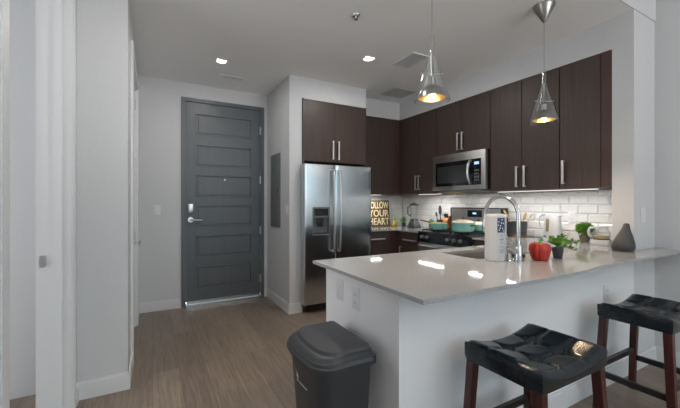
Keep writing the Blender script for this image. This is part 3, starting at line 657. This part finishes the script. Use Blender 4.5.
# bush plants
def bush(x, y, r, ph, cz, rad, nl, label, pm, lm, w, flat=1, extra=None, ball=False):
    t = thing('potted_plant', (x, y, ZK), label, 'plant')
    MB().lathe([(r*.72, 0), (r*.8, .004), (r, ph*.75), (r, ph), (r*.9, ph), (r*.85, ph-.01), (.0001, ph-.01)], (x, y, ZK), 24).build('pot', pm, t)
    MB().lathe([(r*.84, ph-.009), (.0001, ph-.006)], (x, y, ZK), 16).build('soil', 'soil', t)
    mb = MB(); sm = MB()
    ends = []
    for i in range(14):
        a = 2*PI*i/14+random.uniform(-.2, .2); u = random.uniform(.4, 1)
        e = Vector((x+rad*u*math.cos(a), y+rad*u*math.sin(a), ZK+cz+rad*flat*(1.1-u)*random.uniform(.3, 1.1))); ends.append(e)
    if ball:
        for i in range(nl):
            d = Vector((random.gauss(0, 1), random.gauss(0, 1), random.gauss(0, 1))).normalized(); p = Vector((x, y, ZK+cz))+Vector((d.x*rad, d.y*rad, d.z*rad*.78))*random.uniform(.35, 1.12)
            mb.leaf(p, p+(d+Vector((random.uniform(-.6, .6), random.uniform(-.6, .6), random.uniform(-.2, .8)))).normalized()*w*2.4, w*.75)
    for e in (extra or []): ends.append(Vector(e))
    for e in ends:
        b_ = Vector((x, y, ZK+ph-.01)); m_ = (b_+e)/2+Vector((0, 0, .02)); sm.tube([b_, m_, e], .0015, 5)
        for k in range(nl//len(ends)):
            q = random.uniform(.25, 1); p = b_.lerp(m_, q*2) if q < .5 else m_.lerp(e, q*2-1)
            d = Vector((random.uniform(-1, 1), random.uniform(-1, 1), random.uniform(-.3, 1))).normalized()
            mb.leaf(p, p+d*random.uniform(1.4, 2.4)*w*2, w)
    sm.build('stems', lm, t); mb.build('leaves', lm, t); return t
rt = Vector((math.cos(math.radians(-28.9)), math.sin(math.radians(-28.9)), 0))
p0 = Vector((2.322, 1.255, ZK))
bush(2.322, 1.255, .033, .07, .090, .075, 300, 'green trailing plant in a round black pot beside the red pepper on the peninsula', 'potgray', 'green', .008, extra=[tuple(p0+rt*.115+Vector((0, 0, .045))), tuple(p0+rt*.12+Vector((0, 0, .10))), tuple(p0+rt*.05+Vector((0, 0, .15))), tuple(p0-rt*.075+Vector((0, 0, .13)))])
bush(3.45, 1.63, .042, .068, .125, .058, 900, 'bushy green plant in a brown pot near the wall outlet', 'potbrown', 'green', .0085, flat=.9, ball=True)
# glass carafe on white warmer
cx, cy = 3.40, 1.475
t = thing('coffee_maker', (cx, cy, ZK), 'low white coffee warmer holding a glass carafe beside the white column', 'coffee maker')
B(cx-.08, cx+.08, cy-.085, cy+.055, ZK, ZK+.045, bev=.008).build('base', 'whitep', t)
MB().lathe([(.06, .045), (.06, .05), (.0001, .05)], (cx, cy, ZK)).build('hot_plate', 'black', t)
g = MB().lathe([(.055, .051), (.066, .075), (.064, .10), (.048, .14), (.046, .15), (.044, .15), (.046, .14), (.062, .10), (.063, .075), (.053, .053), (.0001, .053)], (cx, cy, ZK)).build('carafe', 'glass', t)
MB().lathe([(.052, .055), (.060, .072), (.061, .08), (.0001, .081)], (cx, cy, ZK)).build('contents', 'coffee', g)
MB().lathe([(.05, .148), (.05, .158), (.015, .165), (.0001, .165)], (cx, cy, ZK)).build('lid', 'whitep', g)
MB().tube([(cx-.012, cy+.045, ZK+.145), (cx-.02, cy+.080, ZK+.14), (cx-.02, cy+.092, ZK+.11), (cx-.02, cy+.080, ZK+.07), (cx-.012, cy+.06, ZK+.068)], [.011, .012, .012, .011, .008], flat=1).build('handle', 'whitep', g)
# vase
vx, vy = 3.10, 1.205
t = MB()
prof = [(.060, 0), (.069, .010), (.072, .03), (.068, .06), (.056, .095), (.041, .13), (.027, .165), (.020, .19), (.017, .203), (.012, .207), (.009, .198), (.006, .18), (.0001, .178)]
t.lathe(prof, (0, 0, 0), 40)
for v in t.bm.verts:   # the neck leans to one side
    k = min(1, v.co.z/.2); sh = rt*(.026*k**1.3)
    v.co = Vector((vx, vy, ZK))+v.co+sh
t.build('vase', 'vase', label='matt grey teardrop vase with a leaning neck on the peninsula by the white column', cat='vase')
# red pepper
px_, py_ = 2.135, 1.262
t = thing('bell_pepper', (px_, py_, ZK), 'large red ribbed bell pepper with green stem on the peninsula', 'pepper')
lobes = lambda a, z: 1-.10*abs(math.sin(a*3.5))**.35*0 - .09*(1-abs(math.sin(3.5*a)))**3
def lob(a, z): return 1-.20*(1-abs(math.sin(2.5*a+.4)))**5-.06*(1-abs(math.sin(5*a)))**5
MB().lathe([(.0001, .008), (.028, .002), (.043, .004), (.054, .03), (.063, .065), (.062, .088), (.051, .105), (.032, .111), (.017, .103), (.0001, .098)], (px_, py_, ZK), 96, mod=lob).build('fruit', 'red', t)
MB().tube([(px_, py_, ZK+.10), (px_+.004, py_, ZK+.118), (px_+.014, py_-.002, ZK+.134)], [.017, .009, .012]).build('stem', 'green2', t)
# canister
nx, ny = 1.893, 1.398
t = thing('canister', (nx, ny, ZK), 'tall white faceted canister with a navy label in front of the sink', 'canister')
rr = .064
oct_ = [(rr, 0), (rr, .278), (rr*.93, .288), (rr*.75, .293), (.0001, .294)]
rot8 = math.radians(-1)
mb = MB(); mb.lathe([(rr*.96, 0)]+[(rr, .004)]+oct_[1:], (0, 0, 0), 8); bmesh.ops.rotate(mb.bm, verts=mb.bm.verts, matrix=Matrix.Rotation(rot8, 3, 'Z')); bmesh.ops.translate(mb.bm, verts=mb.bm.verts, vec=(nx, ny, ZK))
mb.build('canister_body', 'whitep', t, smooth=False, bevel=.004)
# label lies on the octagon face that looks towards the right of the viewer
def on_face(k, u0, u1, z0, z1, off, m, name, parent):
    a = rot8+2*PI*(k+.5)/8; nrm = Vector((math.cos(a), math.sin(a), 0)); tan = Vector((-math.sin(a), math.cos(a), 0)); apo = rr*math.cos(PI/8); c = Vector((nx, ny, ZK))
    m_ = MB(); vs = []
    for o_ in (off-.001, off):
        for u, z in ((u0, z0), (u1, z0), (u1, z1), (u0, z1)): vs.append(m_.bm.verts.new(c+nrm*(apo+o_)+tan*u+Vector((0, 0, z))))
    m_.bm.faces.new(vs[4:]); m_.bm.faces.new(vs[:4][::-1])
    for i in range(4): j = (i+1) % 4; m_.bm.faces.new((vs[i], vs[j], vs[4+j], vs[4+i]))
    return m_.build(name, m, parent, smooth=False)
FK = min(range(8), key=lambda k: abs(((rot8+2*PI*(k+.5)/8) - math.atan2(-ny-.0, -nx) - .42 + PI) % (2*PI) - PI))
lb = on_face(FK, -.023, .024, .180, .270, .0015, 'navy', 'label_panel', t)
for i, (u, z) in enumerate(((-.012, .195), (.010, .205), (-.004, .221), (.014, .236), (-.015, .246), (.006, .258), (-.006, .207), (.002, .238), (.016, .190), (-.017, .225))): on_face(FK, u-.003, u+.003, z-.0035, z+.0035, .003, 'whiteink', 'label_mark', lb)
for z, w in ((.160, .010), (.140, .014), (.134, .012), (.118, .008), (.092, .010), (.074, .012), (.066, .013), (.058, .011)): on_face(FK, .004-w, .004+w*.9, z-.0018, z+.0018, .0015, 'ink', 'printed_line', t)

# ================================================================ PENDANTS
def pendant(x, y, label):
    t = thing('pendant_lamp', (x, y, 1.87), label, 'lamp', 'glass cone pendants over the peninsula')
    MB().lathe([(.0001, -.125), (.008, -.125), (.012, -.12), (.072, -.012), (.074, 0), (.0001, 0)], (x, y, ZC)).build('canopy', 'darknickel', t, label='inverted brushed metal cone canopy')
    MB().tube([(x, y, ZC-.12), (x, y, 2.16)], .0016, 8).build('cord', 'gray', t)
    z = 1.872
    MB().lathe([(.105, 0), (.103, .004), (.016, .275), (.0145, .30), (.0145, .385), (.0125, .385), (.0125, .30), (.014, .274), (.101, .004), (.103, 0)], (x, y, z), 40, cap=False).build('glass_shade', 'glass', t)
    MB().lathe([(.080, .018), (.074, .045), (.056, .072), (.032, .088), (.022, .092), (.020, .11), (.020, .135), (.010, .145), (.0075, .15), (.0075, .29), (.0065, .29), (.0065, .15), (.018, .088), (.054, .069), (.071, .043), (.077, .018)], (x, y, z), 32, cap=False).build('reflector', 'darknickel', t, label='brushed metal bell reflector')
    MB().lathe([(.0765, .019), (.070, .043), (.053, .068), (.030, .080), (.0215, .084)], (x, y, z), 32, cap=False).build('inner_reflector', 'gold', t, label='warm brass inner face')
    MB().tube([Vector((x, y, z+.16))-rt*.070, Vector((x, y, z+.16))+rt*.070], .003, 8).build('cross_rod', 'nickel', t)
    MB().lathe([(.0001, .024), (.012, .027), (.02, .04), (.018, .055), (.01, .07), (.0001, .07)], (x, y, z), 16).build('bulb', 'bulb', t)
    d = bpy.data.lights.new('pendant_bulb', 'SPOT'); d.energy = 22; d.color = (1, .76, .5); d.shadow_soft_size = .03; d.spot_size = math.radians(130); d.spot_blend = .6
    l = bpy.data.objects.new('pendant_bulb', d); S.collection.objects.link(l); l.location = (x, y, z+.018)
    d = bpy.data.lights.new('pendant_glow', 'POINT'); d.energy = .9; d.color = (1, .72, .42); d.shadow_soft_size = .01
    l = bpy.data.objects.new('pendant_glow', d); S.collection.objects.link(l); l.location = (x, y, z+.016)
pendant(1.44, 1.487, 'nearer glass cone pendant lamp, at the left over the peninsula')
pendant(2.555, 1.478, 'farther glass cone pendant lamp, at the right in front of the wall cabinets')

# ================================================================ CEILING FIXTURES
def down(x, y, label):
    t = thing('recessed_light', (x, y, ZC-.006), label, 'ceiling light', 'round recessed ceiling lights')
    MB().lathe([(.044, 0), (.056, .0), (.058, .006), (.042, .006)], (x, y, ZC-.007), 32, cap=False).build('trim_ring', 'trim', t)
    MB().lathe([(.043, .002), (.0001, .002)], (x, y, ZC-.006), 32, cap=False).build('lens', 'lamp', t)
down(.622, 3.668, 'round lit recessed ceiling light nearest the entry door')
down(1.922, 2.881, 'round lit recessed ceiling light in front of the refrigerator')
def vent(x0, x1, y0, y1, label, slat=.016, group=None, cm='trim'):
    t = thing('ceiling_vent', ((x0+x1)/2, (y0+y1)/2, ZC-.008), label, 'vent', group)
    b = .022; z0, z1 = ZC-.009, ZC-.0005
    B(x0, x1, y0, y0+b, z0, z1).box(x0, x1, y1-b, y1, z0, z1).box(x0, x0+b, y0+b, y1-b, z0, z1).box(x1-b, x1, y0+b, y1-b, z0, z1).build('frame', cm, t, smooth=False)
    B(x0+b, x1-b, y0+b, y1-b, ZC-.002, ZC-.0005).build('backing', 'black', t, smooth=False)
    mb = MB(); y = y0+b+slat/2
    while y < y1-b:
        mb.box(x0+b, x1-b, y-slat*.17, y+slat*.17, ZC-.007, ZC-.0035); y += slat
    mb.build('louvres', cm, t, smooth=False)
vent(.68, .93, 4.04, 4.14, 'small ceiling vent above the entry door', slat=.02)
vent(2.215, 2.435, 2.54, 2.88, 'rectangular ceiling vent behind the nearer pendant lamp')
vent(2.68, 3.04, 3.43, 3.74, 'square ceiling vent near the kitchen corner', slat=.012, cm='ventgray')
MB().lathe([(.030, 0), (.026, -.008), (.012, -.010), (.008, -.030), (.016, -.032), (.016, -.035), (.0001, -.035)], (1.392, 2.262, ZC)).build('fire_sprinkler', 'nickel', label='small metal fire sprinkler head on the ceiling', cat='sprinkler')

# under-cabinet LED bars
for x0, x1, y0, y1, lab in ((2.63, 2.97, 4.10, 4.14, 'lit strip light under the back corner wall cabinet'), (3.27, 3.31, 3.19+.04, 3.65, 'lit strip light under the wall cabinet left of the microwave'), (3.27, 3.31, 1.45, 2.40, 'lit strip light under the wall cabinets right of the microwave')):
    t = thing('under_cabinet_light', ((x0+x1)/2, (y0+y1)/2, 1.39), lab, 'light')
    B(x0, x1, y0, y1, 1.391, 1.3995).build('housing', 'whitep', t, smooth=False)
    B(x0+.006, x1-.006, y0+.006, y1-.006, 1.3885, 1.391).build('diffuser', 'led', t, smooth=False)

# ================================================================ WALL FIXTURES
def plate(axis, pos, a, z, kind, label, w=.075, h=.118, m='plate', face=-1):
    t = thing('wall_outlet' if kind == 'outlet' else 'light_switch', ((pos, a, z) if axis == 'X' else (a, pos, z)), label, 'outlet' if kind == 'outlet' else 'switch')
    def bx(mb, a0, a1, d0, d1, z0, z1, bev=0):
        e0, e1 = sorted((pos+face*d0, pos+face*d1))
        if axis == 'X': mb.box(e0, e1, a0, a1, z0, z1, bev=bev)
        else: mb.box(a0, a1, e0, e1, z0, z1, bev=bev)
        return mb
    bx(MB(), a-w/2, a+w/2, 0, .006, z-h/2, z+h/2, .002).build('cover_plate', m, t)
    if kind == 'switch': bx(MB(), a-.017, a+.017, .006, .010, z-.034, z+.034, .002).build('rocker', m, t)
    else:
        o = bx(MB(), a-.018, a+.018, .006, .009, z-.036, z+.036, .002).build('receptacle', m, t)
        s = MB()
        for dz in (-.02, .02): bx(s, a-.008, a-.005, .0085, .0095, z+dz-.005, z+dz+.005); bx(s, a+.005, a+.008, .0085, .0095, z+dz-.005, z+dz+.005)
        s.build('slots', 'gray', o, smooth=False)
plate('Y', YE, .043, 1.189, 'switch', 'white light switch on the wall left of the entry door')
plate('X', 1.37, 3.755, 1.185, 'switch', 'white light switch on the white wall between grey electrical panel and refrigerator')
plate('Y', 1.176, 3.345, 1.178, 'switch', 'white light switch on the column behind the grey vase')
plate('X', .945, 1.708, .773, 'switch', 'white blank-looking plate, the left one of two on the end of the peninsula')
plate('X', .945, 1.532, .765, 'outlet', 'white outlet, the right one of two on the end of the peninsula')
plate('Y', 1.176, 2.773, .643, 'outlet', 'white outlet under the bar top between the two stools')
plate('X', XR-.013, 1.788, 1.136, 'outlet', 'white outlet on the tiled backsplash between kettle and bushy plant')
t = thing('electrical_panel', (1.365, 4.17, .97), 'tall grey electrical panel door on the wall beside the entry door', 'electrical panel')
B(1.358, 1.37, 3.99, 4.35, .97, 1.89, bev=.002).build('frame', 'gray', t)
B(1.352, 1.358, 4.02, 4.32, 1.0, 1.86, bev=.002).build('panel_door', 'gray', t)
B(1.345, 1.352, 4.03, 4.05, 1.40, 1.46, bev=.002).build('latch', 'black', t)

# ================================================================ TRASH CAN
# rounded-rectangle sections; the long flat back faces the peninsula end
t = thing('trash_can', (.73, 1.45, 0), 'black plastic trash can with a swing lid standing at the end of the peninsula', 'trash can')
def section(x0, x1, y0, y1, z, rc, bow, n=8):
    pts = []
    def corner(cx, cy, a0):
        for i in range(n+1):
            a = a0+(PI/2)*i/n; pts.append([cx+rc*math.cos(a), cy+rc*math.sin(a)])
    corner(x1-.015, y1-.015, 0) if False else None
    r2 = rc*.35
    for i in range(n+1):
        a = PI/2*i/n; pts.append([x1-r2+r2*math.cos(a), y1-r2+r2*math.sin(a)])
    for i in range(1, 4): pts.append([x1-r2+(x0+rc-x1+r2)*i/4, y1])
    for i in range(n+1):
        a = PI/2+PI/2*i/n; pts.append([x0+rc+rc*math.cos(a), y1-rc+rc*math.sin(a)])
    for i in range(1, 8): pts.append([x0, y1-rc+(y0+rc-y1+rc)*i/8])
    for i in range(n+1):
        a = PI+PI/2*i/n; pts.append([x0+rc+rc*math.cos(a), y0+rc+rc*math.sin(a)])
    for i in range(1, 4): pts.append([x0+rc+(x1-r2-x0-rc)*i/4, y0])
    for i in range(n+1):
        a = 1.5*PI+PI/2*i/n; pts.append([x1-r2+r2*math.cos(a), y0+r2+r2*math.sin(a)])
    ym = (y0+y1)/2; hy = (y1-y0)/2; out = []
    for x, y in pts:
        u = (y-ym)/hy; k = max(0, (x1-x)/(x1-x0)); out.append((x-bow*(1-u*u)*k, y, z))
    return out
def loft(secs, cap0=True, cap1=True):
    mb = MB(); rings = [[mb.bm.verts.new(p) for p in s] for s in secs]; n_ = len(rings[0])
    for a, b in zip(rings, rings[1:]):
        for i in range(n_): mb.bm.faces.new((a[i], a[(i+1) % n_], b[(i+1) % n_], b[i]))
    if cap0: mb.bm.faces.new(rings[0][::-1])
    if cap1: mb.bm.faces.new(rings[-1])
    return mb
TX0, TX1, TY0, TY1 = .600, .868, 1.238, 1.662
body = [section(TX0+.055, TX1-.03, TY0+.055, TY1-.055, 0, .05, .02), section(TX0+.05, TX1-.028, TY0+.05, TY1-.05, .01, .05, .02),
        section(TX0+.018, TX1-.012, TY0+.018, TY1-.018, .50, .06, .025), section(TX0+.014, TX1-.010, TY0+.014, TY1-.014, .590, .06, .025)]
loft(body).build('bin_body', 'bin', t)
lid = [section(TX0-.004, TX1+.002, TY0-.004, TY1+.004, .562, .075, .03), section(TX0-.004, TX1+.002, TY0-.004, TY1+.004, .580, .075, .03),
       section(TX0+.001, TX1, TY0+.001, TY1-.001, .585, .075, .03), section(TX0+.003, TX1-.002, TY0+.003, TY1-.003, .598, .075, .03),
       section(TX0+.010, TX1-.004, TY0+.010, TY1-.010, .604, .075, .03), section(TX0+.014, TX1-.004, TY0+.014, TY1-.014, .612, .07, .028),
       section(TX0+.030, TX1-.006, TY0+.022, TY1-.022, .620, .065, .026), section(TX0+.037, TX1-.008, TY0+.026, TY1-.026, .621, .065, .026),
       section(TX0+.046, TX1-.010, TY0+.032, TY1-.032, .634, .06, .024), section(TX0+.07, TX1-.03, TY0+.06, TY1-.06, .637, .05, .02)]
ld = loft(lid).build('lid', 'bin', t)
B(TX1-.012, TX1+.014, TY0+.02, TY0+.06, .55, .592, bev=.004).box(TX1-.012, TX1+.014, TY1-.06, TY1-.02, .55, .592, bev=.004).build('hinge', 'bin', t)
# small white printed mark on the front
mk = MB(); yy, zz = 1.475, .455
def fx_(z): return TX0+.022+.03*(1-z/.555)*1.0-.026
def mkq(ptsyz):
    vs = [mk.bm.verts.new((0, y, z)) for y, z in ptsyz]; mk.bm.faces.new(vs)
mkq([(yy+.034, zz+.040), (yy+.012, zz+.008), (yy+.022, zz-.004)]); mkq([(yy+.010, zz+.030), (yy+.014, zz+.006), (yy-.004, zz+.004)]); mkq([(yy+.016, zz+.006), (yy-.004, zz-.016), (yy+.022, zz-.014)])
for i in range(6): mkq([(yy-.012-i*.014, zz-.006), (yy-.022-i*.014, zz-.006), (yy-.022-i*.014, zz-.014), (yy-.012-i*.014, zz-.014)])
def surf_x(y, z):
    k = (z-.01)/.49; x0 = TX0+.050-.032*k; ym = (TY0+TY1)/2; hy = (TY1-TY0)/2-.05+.032*k; u = (y-ym)/hy
    return x0-(.02+.005*k)*(1-u*u)-.002
for v in mk.bm.verts: v.co.x = surf_x(v.co.y, v.co.z)-.0015
mk.build('printed_mark', 'whiteink', t, label='small white printed bird mark', smooth=False)

# ================================================================ STOOLS
def make_stool(cx, cy, label, group):
    t = thing('bar_stool', (cx, cy, 0), label, 'stool', group)
    HX, HY = .240, .178; NX, NY = 48, 38
    tx, ty = (-.082, .082), (-.062, .062)
    zs = lambda x: .044*(abs(x)/HX)**2.0         # saddle rises to both ends
    def top(x, y):
        z = .622+zs(x)
        ex = max(0, (abs(x)/HX-.86)/.14); ey = max(0, (abs(y)/HY-.82)/.18)
        z -= .016*min(1, ex*ex+ey*ey)
        fd = (1-min(1, (abs(x)/HX)**8))*(1-min(1, (abs(y)/HY)**6))
        z += .005*fd
        for a in tx:
            for b in ty: z -= .024*math.exp(-((x-a)**2+(y-b)**2)/(2*.019**2))
            z -= .008*fd*math.exp(-((x-a)/.0085)**2)
        for b in ty: z -= .008*fd*math.exp(-((y-b)/.0085)**2)
        z += .006*math.cos((x)/.082*PI)*0
        return z
    mb = MB(); g = [[None]*(NY+1) for _ in range(NX+1)]
    def rc(x, y):   # pull square corners in a little
        u, v = x/HX, y/HY; k = 1-.03*(abs(u)**6)*(abs(v)**6); return x*k, y*k
    for i in range(NX+1):
        for j in range(NY+1):
            x, y = HX*(2*i/NX-1), HY*(2*j/NY-1); X_, Y_ = rc(x, y); g[i][j] = mb.bm.verts.new((cx+X_, cy+Y_, top(x, y)))
    for i in range(NX):
        for j in range(NY): mb.bm.faces.new((g[i][j], g[i+1][j], g[i+1][j+1], g[i][j+1]))
    rim = [(i, 0) for i in range(NX)]+[(NX, j) for j in range(NY)]+[(i, NY) for i in range(NX, 0, -1)]+[(0, j) for j in range(NY, 0, -1)]
    prev = [g[i][j] for i, j in rim]
    for lv, (dz, sc) in enumerate(((-.007, 1.010), (-.016, 1.014), (-.055, 1.012), (-.062, .995), (-.060, .80))):
        cur = []
        for i, j in rim:
            x, y = HX*(2*i/NX-1), HY*(2*j/NY-1); X_, Y_ = rc(x, y)
            zt_ = .622+zs(x)-.014
            cur.append(mb.bm.verts.new((cx+X_*sc, cy+Y_*sc, zt_+dz if lv < 2 else (.590, .574, .577)[lv-2])))
        for k in range(len(rim)): mb.bm.faces.new((prev[k], prev[(k+1) % len(rim)], cur[(k+1) % len(rim)], cur[k]))
        prev = cur
    mb.bm.faces.new(prev)
    seat = mb.build('seat', 'leather', t, label='tufted black leather saddle seat')
    for f in seat.data.polygons: f.use_smooth = True
    for a in tx:
        for b in ty: MB().lathe([(.0001, .006), (.006, .005), (.009, .001), (.009, -.004)], (cx+a, cy+b, top(a, b)-.001), 14, cap=False).build('button', 'leather', seat)
    sm = MB()   # piping seam along the cushion edge
    ring = [(cx+rc(HX*(2*i/NX-1), 0)[0]*1.0+0, 0, 0) for i in range(2)]
    for sy in (-1, 1):
        pts = []
        for i in range(25):
            x = HX*(2*i/24-1); X_, Y_ = rc(x, sy*HY); pts.append((cx+X_*1.014, cy+Y_*1.014, .622+zs(x)-.030))
        sm.tube(pts, .0014, 6)
    for sx in (-1, 1):
        pts = []
        for i in range(15):
            y = HY*(2*i/14-1); X_, Y_ = rc(sx*HX, y); pts.append((cx+X_*1.016, cy+Y_*1.014, .622+zs(HX)-.030))
        sm.tube(pts, .0014, 6)
    sm.build('seam', 'leather', seat)
    # legs
    def legp(sx, sy, z):
        k = 1-z/.60; return Vector((cx+sx*(HX-.030+.028*k), cy+sy*(HY-.030+.030*k), z))
    for sx in (-1, 1):
        for sy in (-1, 1):
            m_ = MB(); vs = []
            for z, h in ((0, .0165), (.35, .019), (.576, .020)):
                c = legp(sx, sy, z); vs.append([m_.bm.verts.new(c+Vector((a*h, b*h, 0))) for a, b in ((-1, -1), (1, -1), (1, 1), (-1, 1))])
            for A_, B_ in zip(vs, vs[1:]):
                for i in range(4): m_.bm.faces.new((A_[i], A_[(i+1) % 4], B_[(i+1) % 4], B_[i]))
            m_.bm.faces.new(vs[0][::-1]); m_.bm.faces.new(vs[-1]); m_.build('leg', 'mahog', t, smooth=False, bevel=.003, label='reddish mahogany leg')
    def rail(s0, s1, z):
        a, b = legp(*s0, z), legp(*s1, z); d = (b-a).normalized(); a += d*.017; b -= d*.017
        s_ = Vector((-d.y, d.x, 0))*.010; m_ = MB(); vs = []
        for p in (a, b): vs.append([m_.bm.verts.new(p+s_*u+Vector((0, 0, .0165*w))) for u, w in ((-1, -1), (1, -1), (1, 1), (-1, 1))])
        for i in range(4): m_.bm.faces.new((vs[0][i], vs[0][(i+1) % 4], vs[1][(i+1) % 4], vs[1][i]))
        m_.bm.faces.new(vs[0][::-1]); m_.bm.faces.new(vs[1]); m_.build('stretcher', 'darkwood', t, smooth=False, label='black stretcher bar')
    rail((-1, 1), (1, 1), .275); rail((-1, -1), (1, -1), .275); rail((-1, -1), (-1, 1), .225); rail((1, -1), (1, 1), .225)
    for sx, sy, w in ():
        if w == 'x': B(cx-HX+.05, cx+HX-.05, cy+sy*(HY-.03)-.01, cy+sy*(HY-.03)+.01, .562, .5735).build('apron', 'mahog', t, smooth=False)
        else: B(cx+sx*(HX-.03)-.01, cx+sx*(HX-.03)+.01, cy-HY+.05, cy+HY-.05, .562, .5735).build('apron', 'mahog', t, smooth=False)
    return t
s1 = make_stool(1.468, .893, 'nearer black tufted bar stool, at the middle of the bar', 'bar stools along the peninsula')
s2 = copy_tree(s1); s2.location = (2.645, .893, 0); s2['label'] = 'farther black tufted bar stool, nearest the right wall'
